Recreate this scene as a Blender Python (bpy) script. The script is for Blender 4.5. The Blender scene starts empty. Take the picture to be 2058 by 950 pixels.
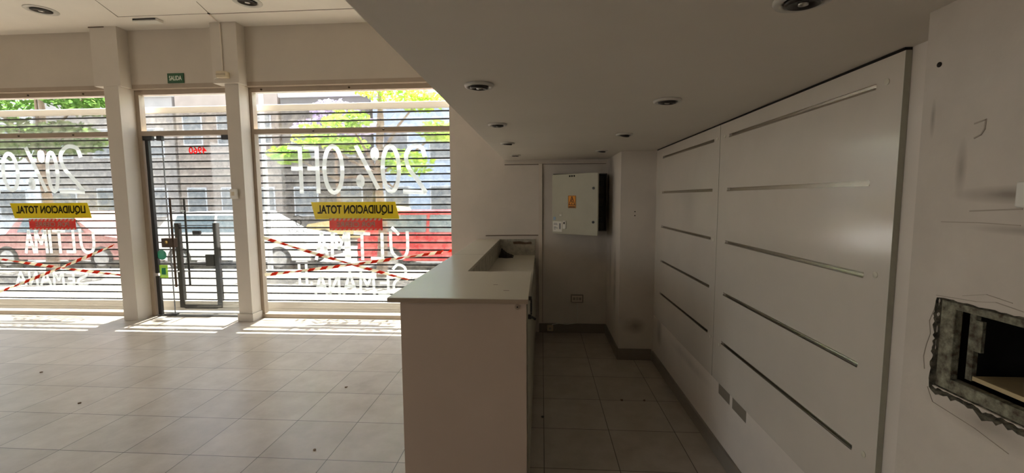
import bpy, bmesh, math, random
from mathutils import Vector, Matrix
random.seed(7)
C = bpy.context.scene.collection
SC = bpy.context.scene

# ------------------------------------------------------------------ camera
H = 1.6
FPX, PITCH, YAW, ROLL = 862.24, -0.0898, -0.0694, -0.0064
F = Vector((math.sin(YAW)*math.cos(PITCH), math.cos(YAW)*math.cos(PITCH), math.sin(PITCH)))
R0 = Vector((math.cos(YAW), -math.sin(YAW), 0)); U0 = R0.cross(F)
R = R0*math.cos(ROLL)+U0*math.sin(ROLL); U = -R0*math.sin(ROLL)+U0*math.cos(ROLL)
cd = bpy.data.cameras.new('camera'); cam = bpy.data.objects.new('camera', cd); C.objects.link(cam)
m = Matrix((R, U, -F)).transposed().to_4x4(); m.translation = Vector((0, 0, H)); cam.matrix_world = m
cd.sensor_fit = 'HORIZONTAL'; cd.sensor_width = 36; cd.lens = FPX/2058*36; cd.clip_start = 0.02; cd.clip_end = 300
SC.camera = cam

# ------------------------------------------------------------------ light and exposure
SKY_STRENGTH = 0.36
SUN_STRENGTH = 16.0
w = bpy.data.worlds.new('world'); SC.world = w; w.use_nodes = True
nt = w.node_tree; nt.nodes.clear()
out = nt.nodes.new('ShaderNodeOutputWorld'); bg = nt.nodes.new('ShaderNodeBackground')
sky = nt.nodes.new('ShaderNodeTexSky'); sky.sky_type = 'NISHITA'; sky.sun_disc = False
sky.sun_elevation = math.radians(60); sky.sun_rotation = 0; sky.dust_density = 3.0; sky.ozone_density = 1.5
mixw = nt.nodes.new('ShaderNodeMixRGB'); mixw.blend_type = 'MIX'; mixw.inputs[0].default_value = 0.45
mixw.inputs[2].default_value = (6.5, 6.3, 6.0, 1)
nt.links.new(sky.outputs[0], mixw.inputs[1])
bg.inputs[1].default_value = SKY_STRENGTH
nt.links.new(mixw.outputs[0], bg.inputs[0]); nt.links.new(bg.outputs[0], out.inputs[0])
sl = bpy.data.lights.new('sun', 'SUN'); sl.energy = SUN_STRENGTH; sl.angle = math.radians(0.6); sl.color = (1, .97, .93)
so = bpy.data.objects.new('sun', sl); C.objects.link(so); so.location = (-3, 9, 15)
so.rotation_euler = Vector((0.03, -0.25, -1)).to_track_quat('-Z', 'Y').to_euler()
def portal(name, loc, rot, sx, sy):
    l = bpy.data.lights.new(name, 'AREA'); l.shape = 'RECTANGLE'; l.size = sx; l.size_y = sy
    l.cycles.is_portal = True
    o = bpy.data.objects.new(name, l); C.objects.link(o); o.location = loc; o.rotation_euler = rot
portal('daylight_shopfront', (-5.2, 5.95, 1.6), (math.radians(-90), 0, 0), 9.0, 3.2)
portal('daylight_added_side', (-9.75, -2.9, 1.75), (0, math.radians(-90), 0), 3.2, 3.8)  # portal for the added, unseen opening in the left wall
SC.view_settings.view_transform = 'Standard'; SC.view_settings.look = 'None'
SC.view_settings.gamma = 1; SC.view_settings.use_curve_mapping = False
SC.view_settings.exposure = 1.62

# ------------------------------------------------------------------ materials
MAT = {}
def rgb(r, g, b):
    f = lambda c: (c/255/12.92) if c/255 <= .04045 else ((c/255+.055)/1.055)**2.4
    return (f(r), f(g), f(b), 1)
def mat(name, col, rough=.6, metal=0, spec=.5, noise=0, nscale=6, col2=None, bump=0, bscale=40, trans=0, coat=0):
    M = bpy.data.materials.new(name); M.use_nodes = True; n = M.node_tree; b = n.nodes['Principled BSDF']
    b.inputs['Base Color'].default_value = col; b.inputs['Roughness'].default_value = rough
    b.inputs['Metallic'].default_value = metal; b.inputs['Specular IOR Level'].default_value = spec
    if coat: b.inputs['Coat Weight'].default_value = coat; b.inputs['Coat Roughness'].default_value = .15
    g = n.nodes.new('ShaderNodeNewGeometry')
    if noise or col2:
        t = n.nodes.new('ShaderNodeTexNoise'); t.inputs['Scale'].default_value = nscale; t.inputs['Detail'].default_value = 6
        t.inputs['Roughness'].default_value = .6
        n.links.new(g.outputs['Position'], t.inputs['Vector'])
        r = n.nodes.new('ShaderNodeValToRGB'); r.color_ramp.elements[0].position = .35; r.color_ramp.elements[1].position = .7
        c2 = col2 or tuple(c*(1-noise) for c in col[:3])+(1,)
        r.color_ramp.elements[0].color = c2; r.color_ramp.elements[1].color = col
        n.links.new(t.outputs['Fac'], r.inputs[0]); n.links.new(r.outputs[0], b.inputs['Base Color'])
    if bump:
        t2 = n.nodes.new('ShaderNodeTexNoise'); t2.inputs['Scale'].default_value = bscale; t2.inputs['Detail'].default_value = 4
        n.links.new(g.outputs['Position'], t2.inputs['Vector'])
        bp = n.nodes.new('ShaderNodeBump'); bp.inputs['Strength'].default_value = bump; bp.inputs['Distance'].default_value = .01
        n.links.new(t2.outputs['Fac'], bp.inputs['Height']); n.links.new(bp.outputs[0], b.inputs['Normal'])
    MAT[name] = M; return M
mat('wall_paint', rgb(226, 214, 199), .75, noise=.07, nscale=2.2, bump=.12, bscale=25)
mat('wall_front_paint', rgb(200, 190, 176), .75, noise=.06, nscale=2)
mat('wall_dirty', rgb(214, 204, 191), .75, noise=.16, nscale=3.5, bump=.2, bscale=18)
mat('ceiling_paint', rgb(236, 228, 216), .8, noise=.05, nscale=1.5)
mat('column_paint', rgb(206, 197, 184), .6, noise=.05, nscale=3)
mat('frame_cream', rgb(172, 156, 138), .45, noise=.08, nscale=8)
mat('panel_white', rgb(222, 213, 200), .14, spec=.5, noise=.08, nscale=2.5, coat=.6)
mat('counter_white', rgb(212, 206, 188), .28, noise=.04, nscale=4, coat=.2)
mat('counter_board', rgb(188, 168, 150), .5, noise=.08, nscale=2.0)
mat('counter_edge', rgb(150, 132, 112), .5)
mat('cabinet_grey', rgb(168, 164, 146), .5, noise=.18, nscale=9)
mat('stained_white', rgb(198, 192, 176), .5, noise=.45, nscale=14)
mat('dark_gap', rgb(30, 24, 20), .9)
mat('black_plastic', rgb(24, 22, 22), .4)
mat('dark_steel', rgb(70, 68, 64), .45, metal=.6, noise=.2, nscale=12)
mat('steel', rgb(190, 188, 184), .28, metal=1)
mat('brushed_aluminium', rgb(196, 190, 180), .22, metal=1)
mat('box_cream', rgb(188, 184, 164), .5, noise=.08, nscale=6)
mat('box_dark', rgb(70, 66, 60), .6)
mat('plastic_white', rgb(225, 222, 212), .4)
mat('plastic_beige', rgb(205, 190, 160), .45)
mat('socket_module', rgb(176, 166, 150), .5)
mat('socket_shaded_grey', rgb(134, 125, 111), .5)  # cover colour darkened to paint the shade of the unlit socket ends
mat('skirting_tile', rgb(140, 132, 120), .35, noise=.12, nscale=6)
mat('slat_bar', rgb(16, 16, 20), .6)
mat('rail_grey', rgb(120, 120, 122), .5, metal=.4)
mat('fascia_steel', rgb(205, 198, 188), .4)
mat('red_vinyl', rgb(205, 28, 40), .5)
mat('green_sign', rgb(34, 84, 48), .5)
mat('sign_white', rgb(225, 230, 215), .5)
mat('warn_orange', rgb(235, 150, 20), .5)
mat('warn_black', rgb(70, 30, 8), .6)
mat('lamp_rim', rgb(205, 200, 190), .3, spec=.6)
mat('lamp_inner', rgb(48, 42, 38), .3, metal=.3)
mat('cloth_brown', rgb(44, 30, 24), .85, noise=.4, nscale=30, bump=.5, bscale=60)
mat('rust_metal', rgb(158, 158, 136), .8, col2=rgb(70, 56, 42), nscale=45, bump=.6, bscale=70)
mat('rubble', rgb(110, 104, 88), .95, col2=rgb(40, 36, 28), nscale=60, bump=.9, bscale=90)
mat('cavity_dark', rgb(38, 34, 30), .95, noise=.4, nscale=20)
mat('shelf_wood', rgb(200, 180, 138), .6, noise=.1, nscale=20)
mat('stain_shadow_brown', rgb(120, 96, 76), .8, noise=.3, nscale=60)  # stains and chips, and the painted shadow above the counter end
mat('crack_shadow_dark', rgb(104, 90, 76), .9)  # cracks, joints and scuffs, and the painted shadow lines by the ducts
mat('crack_soft', rgb(176, 164, 150), .9)
mat('lock_brown', rgb(74, 58, 44), .45, metal=.5)
mat('brass', rgb(190, 160, 100), .3, metal=1)
mat('pavement', rgb(112, 108, 100), .85, noise=.18, nscale=3)
mat('asphalt', rgb(92, 90, 88), .9, noise=.15, nscale=5)
mat('kerb', rgb(190, 184, 172), .85)
mat('bark', rgb(150, 128, 112), .9, noise=.3, nscale=12)
mat('car_red', rgb(196, 26, 36), .3, coat=.6)
mat('car_white', rgb(228, 228, 224), .3, coat=.6)
mat('car_sand', rgb(212, 190, 130), .4, coat=.5)
mat('car_rose', rgb(170, 112, 108), .4, coat=.5)
mat('car_blue', rgb(150, 176, 200), .35, coat=.5)
mat('car_glass', rgb(92, 112, 120), .1, spec=.8)
mat('tyre', rgb(30, 30, 30), .8)
mat('hub', rgb(170, 170, 172), .4, metal=.7)
mat('tail_lamp', rgb(150, 20, 20), .3)
mat('facade_grey', rgb(150, 146, 144), .85, noise=.2, nscale=1.4)
mat('facade_dark', rgb(104, 100, 98), .85, noise=.25, nscale=2)
mat('facade_pale', rgb(206, 210, 216), .85, noise=.1, nscale=1.2)
mat('facade_brown', rgb(150, 138, 130), .85, noise=.2, nscale=2)
mat('facade_blue', rgb(168, 186, 208), .8, noise=.1, nscale=1.5)
mat('window_dark', rgb(104, 112, 120), .2, spec=.7)
mat('lilac_bloom', rgb(196, 184, 214), .8)

def add_stains(name, spots):
    n = MAT[name].node_tree; b = n.nodes['Principled BSDF']; src = b.inputs['Base Color'].links[0].from_socket
    g = n.nodes.new('ShaderNodeNewGeometry'); t = n.nodes.new('ShaderNodeTexNoise'); t.inputs['Scale'].default_value = 9; t.inputs['Detail'].default_value = 6
    n.links.new(g.outputs['Position'], t.inputs['Vector'])
    for pos, rad, amt in spots:
        a = n.nodes.new('ShaderNodeVectorMath'); a.operation = 'SUBTRACT'; a.inputs[1].default_value = pos
        d = n.nodes.new('ShaderNodeVectorMath'); d.operation = 'DIVIDE'; d.inputs[1].default_value = rad
        l = n.nodes.new('ShaderNodeVectorMath'); l.operation = 'LENGTH'
        r = n.nodes.new('ShaderNodeMapRange'); r.inputs[1].default_value = 1; r.inputs[2].default_value = .15; r.inputs[3].default_value = 0; r.inputs[4].default_value = amt*2
        mu = n.nodes.new('ShaderNodeMath'); mu.operation = 'MULTIPLY'; mu.use_clamp = True
        mx = n.nodes.new('ShaderNodeMixRGB'); mx.inputs[2].default_value = rgb(92, 76, 60)
        n.links.new(g.outputs['Position'], a.inputs[0]); n.links.new(a.outputs[0], d.inputs[0]); n.links.new(d.outputs[0], l.inputs[0])
        n.links.new(l.outputs['Value'], r.inputs[0]); n.links.new(r.outputs[0], mu.inputs[0]); n.links.new(t.outputs['Fac'], mu.inputs[1])
        n.links.new(mu.outputs[0], mx.inputs[0]); n.links.new(src, mx.inputs[1]); src = mx.outputs[0]
    n.links.new(src, b.inputs['Base Color'])
mat('wall_stained', rgb(226, 216, 204), .75, noise=.10, nscale=2.6, bump=.12, bscale=25)
add_stains('wall_stained', [((.90, 4.19, .34), (.13, .3, .09), .55), ((.755, 4.45, .75), (.1, .10, .42), .45), ((.755, 4.75, .85), (.1, .07, .38), .4), ((.755, 4.8, 1.9), (.1, .25, .22), .3),
    ((1.09, 3.98, .36), (.1, .10, .16), .5), ((1.09, 3.2, .38), (.1, .5, .05), .2), ((.70, 5.02, 1.5), (.10, .1, .75), .3), ((-.05, 5.02, .6), (.05, .1, .6), .3)])
add_stains('wall_dirty', [((.93, .93, 1.60), (.1, .12, .02), .5), ((.93, .86, 1.53), (.1, .15, .012), .4), ((.93, 1.03, 1.66), (.1, .015, .07), .35), ((.93, .87, 1.86), (.1, .05, .02), .4), ((.93, 1.11, 1.78), (.1, .008, .05), .35), ((.93, .92, 1.12), (.1, .16, .04), .3)])
def nodes_mat(name):
    M = bpy.data.materials.new(name); M.use_nodes = True; n = M.node_tree; n.nodes.clear()
    o = n.nodes.new('ShaderNodeOutputMaterial'); MAT[name] = M; return M, n, o
def glassy(name, tint, refl=1.45):
    M, n, o = nodes_mat(name)
    tr = n.nodes.new('ShaderNodeBsdfTransparent'); tr.inputs[0].default_value = tint
    gl = n.nodes.new('ShaderNodeBsdfGlossy'); gl.inputs['Roughness'].default_value = .02
    lw = n.nodes.new('ShaderNodeLayerWeight'); lw.inputs[0].default_value = .5
    pw = n.nodes.new('ShaderNodeMath'); pw.operation = 'POWER'; pw.inputs[1].default_value = 5
    ma = n.nodes.new('ShaderNodeMath'); ma.operation = 'MULTIPLY_ADD'; ma.inputs[1].default_value = .25; ma.inputs[2].default_value = refl
    mx = n.nodes.new('ShaderNodeMixShader')
    n.links.new(lw.outputs['Facing'], pw.inputs[0]); n.links.new(pw.outputs[0], ma.inputs[0])
    n.links.new(ma.outputs[0], mx.inputs[0]); n.links.new(tr.outputs[0], mx.inputs[1]); n.links.new(gl.outputs[0], mx.inputs[2])
    n.links.new(mx.outputs[0], o.inputs[0])
glassy('clear_glass', (.95, .97, .96, 1), .03)
def see_through(name, col, alpha, rough=.6, transl=.0, ncol=None, nscale=20):
    """a thin sheet with a share of open area (alpha = share that is solid)"""
    M, n, o = nodes_mat(name)
    tr = n.nodes.new('ShaderNodeBsdfTransparent')
    df = n.nodes.new('ShaderNodeBsdfDiffuse'); df.inputs[0].default_value = col
    tl = n.nodes.new('ShaderNodeBsdfTranslucent'); tl.inputs[0].default_value = col
    if ncol:
        g = n.nodes.new('ShaderNodeNewGeometry'); t = n.nodes.new('ShaderNodeTexNoise'); t.inputs['Scale'].default_value = nscale
        t.inputs['Detail'].default_value = 5
        r = n.nodes.new('ShaderNodeValToRGB'); r.color_ramp.elements[0].position = .4; r.color_ramp.elements[1].position = .62
        r.color_ramp.elements[0].color = ncol; r.color_ramp.elements[1].color = col
        n.links.new(g.outputs['Position'], t.inputs['Vector']); n.links.new(t.outputs['Fac'], r.inputs[0])
        n.links.new(r.outputs[0], df.inputs[0]); n.links.new(r.outputs[0], tl.inputs[0])
    m1 = n.nodes.new('ShaderNodeMixShader'); m1.inputs[0].default_value = transl
    n.links.new(df.outputs[0], m1.inputs[1]); n.links.new(tl.outputs[0], m1.inputs[2])
    m2 = n.nodes.new('ShaderNodeMixShader'); m2.inputs[0].default_value = alpha
    n.links.new(tr.outputs[0], m2.inputs[1]); n.links.new(m1.outputs[0], m2.inputs[2])
    n.links.new(m2.outputs[0], o.inputs[0])
    return M
see_through('perforated_steel', rgb(206, 204, 200), .50, ncol=rgb(150, 148, 150), nscale=9)
see_through('window_paint', rgb(240, 242, 240), .62, transl=.6)
see_through('poster_yellow', rgb(226, 204, 18), .96, transl=.22)
see_through('poster_black', rgb(34, 30, 14), .97, transl=.1)
see_through('poster_red', rgb(205, 60, 48), .9, transl=.35)
see_through('poster_grey', rgb(190, 180, 160), .8, transl=.35)
see_through('tape_white', rgb(236, 228, 206), .85, transl=.45)
see_through('tape_red', rgb(226, 62, 40), .9, transl=.45)
see_through('red_film', rgb(230, 20, 40), .96, transl=.5)
see_through('sticker_green', rgb(70, 150, 120), .85, transl=.4)
see_through('sticker_lime', rgb(160, 200, 60), .8, transl=.4)
see_through('leaf_lime', rgb(186, 214, 84), 1.0, transl=.5, ncol=rgb(140, 180, 66), nscale=3)
see_through('leaf_green', rgb(116, 148, 76), 1.0, transl=.5, ncol=rgb(72, 104, 50), nscale=3)

# floor tiles
M = bpy.data.materials.new('floor_tile'); M.use_nodes = True; n = M.node_tree; b = n.nodes['Principled BSDF']; MAT['floor_tile'] = M
g = n.nodes.new('ShaderNodeNewGeometry'); mp = n.nodes.new('ShaderNodeMapping'); mp.inputs['Location'].default_value = (-.460+.4455*60, -2.870+.4455*60, 0)
br = n.nodes.new('ShaderNodeTexBrick'); br.offset = 0; br.squash = 1
br.inputs['Scale'].default_value = 1; br.inputs['Brick Width'].default_value = .4455; br.inputs['Row Height'].default_value = .4455
br.inputs['Mortar Size'].default_value =   .0026; br.inputs['Mortar Smooth'].default_value = .3
br.inputs['Color1'].default_value = rgb(192, 183, 171); br.inputs['Color2'].default_value = rgb(182, 173, 161); br.inputs['Mortar'].default_value = rgb(62, 54, 46)
ns = n.nodes.new('ShaderNodeTexNoise'); ns.inputs['Scale'].default_value = 5; ns.inputs['Detail'].default_value = 7; ns.inputs['Roughness'].default_value = .65
mx = n.nodes.new('ShaderNodeMixRGB'); mx.blend_type = 'MULTIPLY'; mx.inputs[0].default_value = 1
rp = n.nodes.new('ShaderNodeValToRGB'); rp.color_ramp.elements[0].position = .3; rp.color_ramp.elements[0].color = (.76, .73, .69, 1); rp.color_ramp.elements[1].position = .65
n.links.new(g.outputs['Position'], mp.inputs[0]); n.links.new(mp.outputs[0], br.inputs['Vector']); n.links.new(g.outputs['Position'], ns.inputs['Vector'])
n.links.new(ns.outputs['Fac'], rp.inputs[0]); n.links.new(br.outputs['Color'], mx.inputs[1]); n.links.new(rp.outputs[0], mx.inputs[2])
n.links.new(mx.outputs[0], b.inputs['Base Color'])
rr = n.nodes.new('ShaderNodeMapRange'); rr.inputs[3].default_value = .22; rr.inputs[4].default_value = .42
n.links.new(ns.outputs['Fac'], rr.inputs[0]); n.links.new(rr.outputs[0], b.inputs['Roughness'])
b.inputs['Specular IOR Level'].default_value = .5

# ------------------------------------------------------------------ mesh helpers
class MB:
    def __init__(s): s.b = bmesh.new()
    def box(s, x0, x1, y0, y1, z0, z1, bev=0):
        vs = [s.b.verts.new((x, y, z)) for x in (x0, x1) for y in (y0, y1) for z in (z0, z1)]
        fs = [(0, 1, 3, 2), (4, 6, 7, 5), (0, 4, 5, 1), (2, 3, 7, 6), (0, 2, 6, 4), (1, 5, 7, 3)]
        ff = [s.b.faces.new([vs[i] for i in f]) for f in fs]
        if bev:
            es = list({e for f in ff for e in f.edges})
            bmesh.ops.bevel(s.b, geom=es, offset=bev, segments=2, affect='EDGES', profile=.5)
        return s
    def prism(s, pts, axis, a, bb):
        """pts: 2-D outline; axis the extrusion axis"""
        def P(p, t):
            return {'x': (t, p[0], p[1]), 'y': (p[0], t, p[1]), 'z': (p[0], p[1], t)}[axis]
        v0 = [s.b.verts.new(P(p, a)) for p in pts]; v1 = [s.b.verts.new(P(p, bb)) for p in pts]
        s.b.faces.new(v0); s.b.faces.new(v1[::-1]); k = len(pts)
        for i in range(k): s.b.faces.new((v0[i], v1[i], v1[(i+1) % k], v0[(i+1) % k]))
        return s
    def tube(s, pts, r, seg=10, cap=True):
        pts = [Vector(p) for p in pts]; rs = r if isinstance(r, (list, tuple)) else [r]*len(pts); rings = []
        for i, p in enumerate(pts):
            d = (pts[min(i+1, len(pts)-1)]-pts[max(i-1, 0)]).normalized()
            up = Vector((0, 0, 1)) if abs(d.z) < .9 else Vector((1, 0, 0))
            a = d.cross(up).normalized(); c = d.cross(a)
            rings.append([s.b.verts.new(p+(a*math.cos(t)+c*math.sin(t))*rs[i]) for t in [2*math.pi*j/seg for j in range(seg)]])
        for i in range(len(rings)-1):
            for j in range(seg): s.b.faces.new((rings[i][j], rings[i][(j+1) % seg], rings[i+1][(j+1) % seg], rings[i+1][j]))
        if cap: s.b.faces.new(rings[0][::-1]); s.b.faces.new(rings[-1])
        return s
    def lathe(s, prof, axis='z', o=(0, 0, 0), seg=32):
        rings = []
        for r, h in prof:
            ring = []
            for j in range(seg):
                t = 2*math.pi*j/seg; a, c = r*math.cos(t), r*math.sin(t)
                q = {'z': (a, c, h), 'y': (a, h, c), 'x': (h, a, c)}[axis]
                ring.append(s.b.verts.new(Vector(q)+Vector(o)))
            rings.append(ring)
        for i in range(len(rings)-1):
            for j in range(seg): s.b.faces.new((rings[i][j], rings[i][(j+1) % seg], rings[i+1][(j+1) % seg], rings[i+1][j]))
        if prof[0][0] > 1e-5: pass
        s.b.faces.new(rings[0][::-1]) if s.capends else None
        s.b.faces.new(rings[-1]) if s.capends else None
        return s
    capends = True
    def ribbon(s, pts, wd, y0, y1):
        """brush stroke in the x-z plane, thickness from y0 to y1"""
        k = len(pts); L = []; Rr = []
        for i, p in enumerate(pts):
            a = pts[max(i-1, 0)]; c = pts[min(i+1, k-1)]
            d = Vector((c[0]-a[0], c[1]-a[1])); d = d.normalized() if d.length else Vector((1, 0)); nn = Vector((-d.y, d.x))*wd/2
            e = Vector((0, 0))
            if i == 0: e = -d*wd*.3
            if i == k-1: e = d*wd*.3
            L.append((p[0]+nn.x+e.x, p[1]+nn.y+e.y)); Rr.append((p[0]-nn.x+e.x, p[1]-nn.y+e.y))
        V = [[s.b.verts.new((q[0], y, q[1])) for q in side] for y in (y0, y1) for side in (L, Rr)]
        for i in range(k-1):
            s.b.faces.new((V[0][i], V[0][i+1], V[1][i+1], V[1][i])); s.b.faces.new((V[2][i], V[3][i], V[3][i+1], V[2][i+1]))
            s.b.faces.new((V[0][i], V[2][i], V[2][i+1], V[0][i+1])); s.b.faces.new((V[1][i], V[1][i+1], V[3][i+1], V[3][i]))
        s.b.faces.new((V[0][0], V[1][0], V[3][0], V[2][0])); s.b.faces.new((V[0][-1], V[2][-1], V[3][-1], V[1][-1]))
        return s
    def build(s, name, material, parent=None, smooth=False, loc=None, rot=None, recalc=True):
        if recalc: bmesh.ops.recalc_face_normals(s.b, faces=s.b.faces[:])
        me = bpy.data.meshes.new(name); s.b.to_mesh(me); s.b.free()
        me.materials.append(MAT[material])
        o = bpy.data.objects.new(name, me); C.objects.link(o)
        if smooth:
            for p in me.polygons: p.use_smooth = True
        if parent: o.parent = parent
        if loc: o.location = loc
        if rot: o.rotation_euler = rot
        return o
def box(*a, bev=0): return MB().box(*a, bev=bev)
def tag(o, label, cat, group=None, kind=None):
    o['label'] = label; o['category'] = cat
    if group: o['group'] = group
    if kind: o['kind'] = kind
    return o
def empty(name, loc, label=None, cat=None, group=None, rz=0):
    o = bpy.data.objects.new(name, None); C.objects.link(o); o.location = loc; o.rotation_euler = (0, 0, rz); o.empty_display_size = .1
    if label: tag(o, label, cat, group)
    return o
def struct(o): o['kind'] = 'structure'; return o
def text(name, body, material, w, h, depth, loc, rot, parent=None, bold=.015):
    cu = bpy.data.curves.new(name, 'FONT'); cu.body = body; cu.extrude = depth/2; cu.align_x = 'CENTER'; cu.align_y = 'CENTER'; cu.offset = bold
    t = bpy.data.objects.new(name, cu); C.objects.link(t)
    dg = bpy.context.evaluated_depsgraph_get(); me = bpy.data.meshes.new_from_object(t.evaluated_get(dg))
    bpy.data.objects.remove(t)
    xs = [v.co.x for v in me.vertices]; ys = [v.co.y for v in me.vertices]
    sx = w/(max(xs)-min(xs)); sy = h/(max(ys)-min(ys)); cx = (max(xs)+min(xs))/2; cy = (max(ys)+min(ys))/2
    for v in me.vertices: v.co.x = (v.co.x-cx)*sx; v.co.y = (v.co.y-cy)*sy
    me.materials.clear(); me.materials.append(MAT[material])
    o = bpy.data.objects.new(name, me); C.objects.link(o); o.location = loc; o.rotation_euler = rot
    if parent: o.parent = parent
    return o
STREET = (math.radians(90), 0, math.pi)      # lettering that reads from the street
ROOM = (math.radians(90), 0, 0)              # lettering that reads from inside

# ------------------------------------------------------------------ room shell
LX, RY, CZ = -9.6, -5.0, 3.78
GY = 5.50                                     # glass plane
struct(box(LX, 1.3, RY, 5.62, -.15, 0).build('floor', 'floor_tile'))
struct(box(LX, 1.3, RY, 5.54, CZ, CZ+.15).build('ceiling', 'ceiling_paint'))
struct(box(-.431, 1.3, RY, 5.02, 2.035, CZ-.001).build('ceiling_low', 'ceiling_paint'))
struct(box(LX, 1.3, RY-.15, RY, 0, CZ).build('wall_rear', 'wall_paint'))
# left wall with an unseen wide glazed opening, added to bring in daylight
struct(MB().box(LX-.15, LX, RY, -4.8, 0, CZ).box(LX-.15, LX, -1.0, 5.62, 0, CZ).box(LX-.15, LX, -4.8, -1.0, 3.35, CZ).box(LX-.15, LX, -4.8, -1.0, 0, .12).build('wall_left', 'wall_paint'))
f = MB()
for y in (-4.8, -2.93, -1.06): f.box(LX-.1, LX-.04, y, y+.06, .12, 3.35)
f.box(LX-.1, LX-.04, -4.74, -1.06, 3.29, 3.35).box(LX-.1, LX-.04, -4.74, -1.06, .12, .18)
struct(f.build('window_2', 'frame_cream'))  # frame of the added, unseen opening in the left wall
# right wall and its thicker pier with the broken-out opening
struct(box(1.09, 1.30, 1.14, 5.02, 0, 2.035).build('wall_right', 'wall_stained'))
HY0, HY1, HZ0, HZ1 = .60, 1.055, 1.15, 1.36
pier = MB()
pier.box(.93, 1.30, RY, 1.14, 0, HZ0).box(.93, 1.30, RY, 1.14, HZ1, 2.035).box(.93, 1.30, HY1, 1.14, HZ0, HZ1).box(.93, 1.30, RY, HY0, HZ0, HZ1).box(1.22, 1.30, HY0, HY1, HZ0, HZ1)
struct(pier.build('wall_right_pier', 'wall_dirty'))
# back wall behind the counter, and the squared pillar in its corner
struct(box(-1.07, 1.30, 5.02, 5.62, 0, CZ).build('wall_back', 'wall_stained'))
struct(box(.755, 1.09, 4.19, 5.02, 0, 2.035).build('wall_corner_pillar', 'wall_stained'))
# front wall over the shop windows
struct(box(LX, -1.07, 5.40, 5.54, 3.10, CZ).build('wall_front', 'wall_front_paint'))
struct(box(LX, -1.07, 5.40, 5.50, 3.045, 3.10).build('trim_1', 'frame_cream'))
# facade columns: wide upper block over a slim shaft, skirting at the foot
struct(MB().box(-5.70, -5.34, 5.25, 5.40, 3.05, CZ).build('wall_column_head', 'column_paint'))
struct(MB().box(-5.585, -5.385, 5.26, 5.46, 0, 3.05).box(-5.66, -5.385, 5.46, 5.60, 0, 3.10).build('wall_column', 'column_paint'))
struct(MB().box(-4.10, -3.76, 5.25, 5.40, 3.05, CZ).build('wall_column_head', 'column_paint'))
struct(MB().box(-3.975, -3.795, 5.28, 5.46, 0, 3.05).box(-3.975, -3.80, 5.46, 5.60, 0, 3.10).build('wall_column', 'column_paint'))
struct(MB().box(-3.99, -3.78, 5.265, 5.46, 0, .105, bev=.003).build('baseboard_column', 'column_paint'))
# skirting tiles
struct(box(-.03, .755, 5.005, 5.02, 0, .112, bev=.002).build('baseboard_back', 'skirting_tile'))
struct(box(.742, .755, 4.19, 5.005, 0, .112).build('baseboard_pillar_side', 'skirting_tile'))
struct(box(.742, 1.073, 4.175, 4.19, 0, .112, bev=.002).build('baseboard_pillar', 'skirting_tile'))
struct(box(1.073, 1.09, 1.14, 4.175, 0, .098, bev=.003).build('baseboard_right', 'skirting_tile'))

# ------------------------------------------------------------------ shop windows and door
def shop_window(n, x0, x1, bolts):
    o = struct(MB().box(x0, x0+.045, 5.47, 5.55, .055, 3.045).box(x1-.045, x1, 5.47, 5.55, .055, 3.045).build('window_%d' % n, 'frame_cream'))
    struct_child(MB().box(x0+.045, x1-.045, 5.465, 5.55, 2.452, 2.515), 'transom', o)
    struct_child(MB().box(x0+.045, x1-.045, 5.465, 5.55, 2.985, 3.045), 'head_rail', o)
    s = MB().box(x0, x1, 5.455, 5.55, 0, .055, bev=.004); s.build('sill_rail', 'frame_cream', o)
    MB().box(x0+.045, x1-.045, 5.496, 5.504, .055, 2.452).box(x0+.045, x1-.045, 5.496, 5.504, 2.515, 2.985).build('pane', 'clear_glass', o)
    for bx, bz in bolts: MB().lathe([(.012, 0), (.012, -.008), (.006, -.012)], 'y', (bx, 5.465, bz), 12).build('bolt', 'lock_brown', o)
    return o
def struct_child(mb, name, o): return mb.build(name, 'frame_cream', o)
shop_window(1, LX+.05, -5.66, [(-6.3, 2.482), (-7.1, 2.482), (-6.1, 3.015), (-6.9, 3.015)])
shop_window(3, -3.80, -1.075, [(-2.95, 2.482), (-2.02, 2.482), (-3.62, 3.015), (-2.45, 3.015)])
# doorway
d = struct(MB().box(-5.385, -5.325, 5.47, 5.55, 0, 3.045).box(-4.02, -3.975, 5.47, 5.55, 0, 3.045).build('door_1', 'frame_cream'))
MB().box(-5.325, -4.02, 5.465, 5.55, 2.452, 2.515).build('transom', 'frame_cream', d)
MB().box(-5.325, -4.02, 5.465, 5.55, 2.985, 3.045).build('head_rail', 'frame_cream', d)
MB().box(-5.325, -4.02, 5.496, 5.504, 2.515, 2.985).build('fanlight_pane', 'clear_glass', d)
MB().box(-5.25, -5.075, 5.494, 5.504, .02, 2.445).box(-5.065, -4.03, 5.494, 5.504, .02, 2.445).build('glass_leaf', 'clear_glass', d)
MB().box(-5.075, -5.067, 5.492, 5.506, .02, 2.445).build('glass_edge', 'rail_grey', d)
MB().box(-5.30, -5.255, 5.48, 5.52, .60, 2.43).box(-5.30, -5.255, 5.48, 5.52, .02, .56).build('gasket', 'black_plastic', d)
for x0, x1, z0, z1 in ((-5.325, -5.20, 2.395, 2.452), (-5.13, -5.06, 2.39, 2.452), (-4.22, -4.13, 2.39, 2.452), (-5.22, -5.10, 0, .03), (-5.11, -5.04, 0, .035)):
    MB().box(x0, x1, 5.475, 5.525, z0, z1, bev=.003).build('pivot_fitting', 'black_plastic', d)
MB().box(-5.325, -4.02, 5.47, 5.55, 0, .015).build('threshold', 'dark_steel', d)
h = MB().tube([(-4.972, 5.44, .42), (-4.972, 5.44, 1.63)], .013).build('pull_bar', 'lock_brown', d)
MB().tube([(-4.972, 5.44, .62), (-4.972, 5.5, .62)], .008).tube([(-4.972, 5.44, 1.45), (-4.972, 5.5, 1.45)], .008).build('standoff', 'steel', h)
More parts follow.
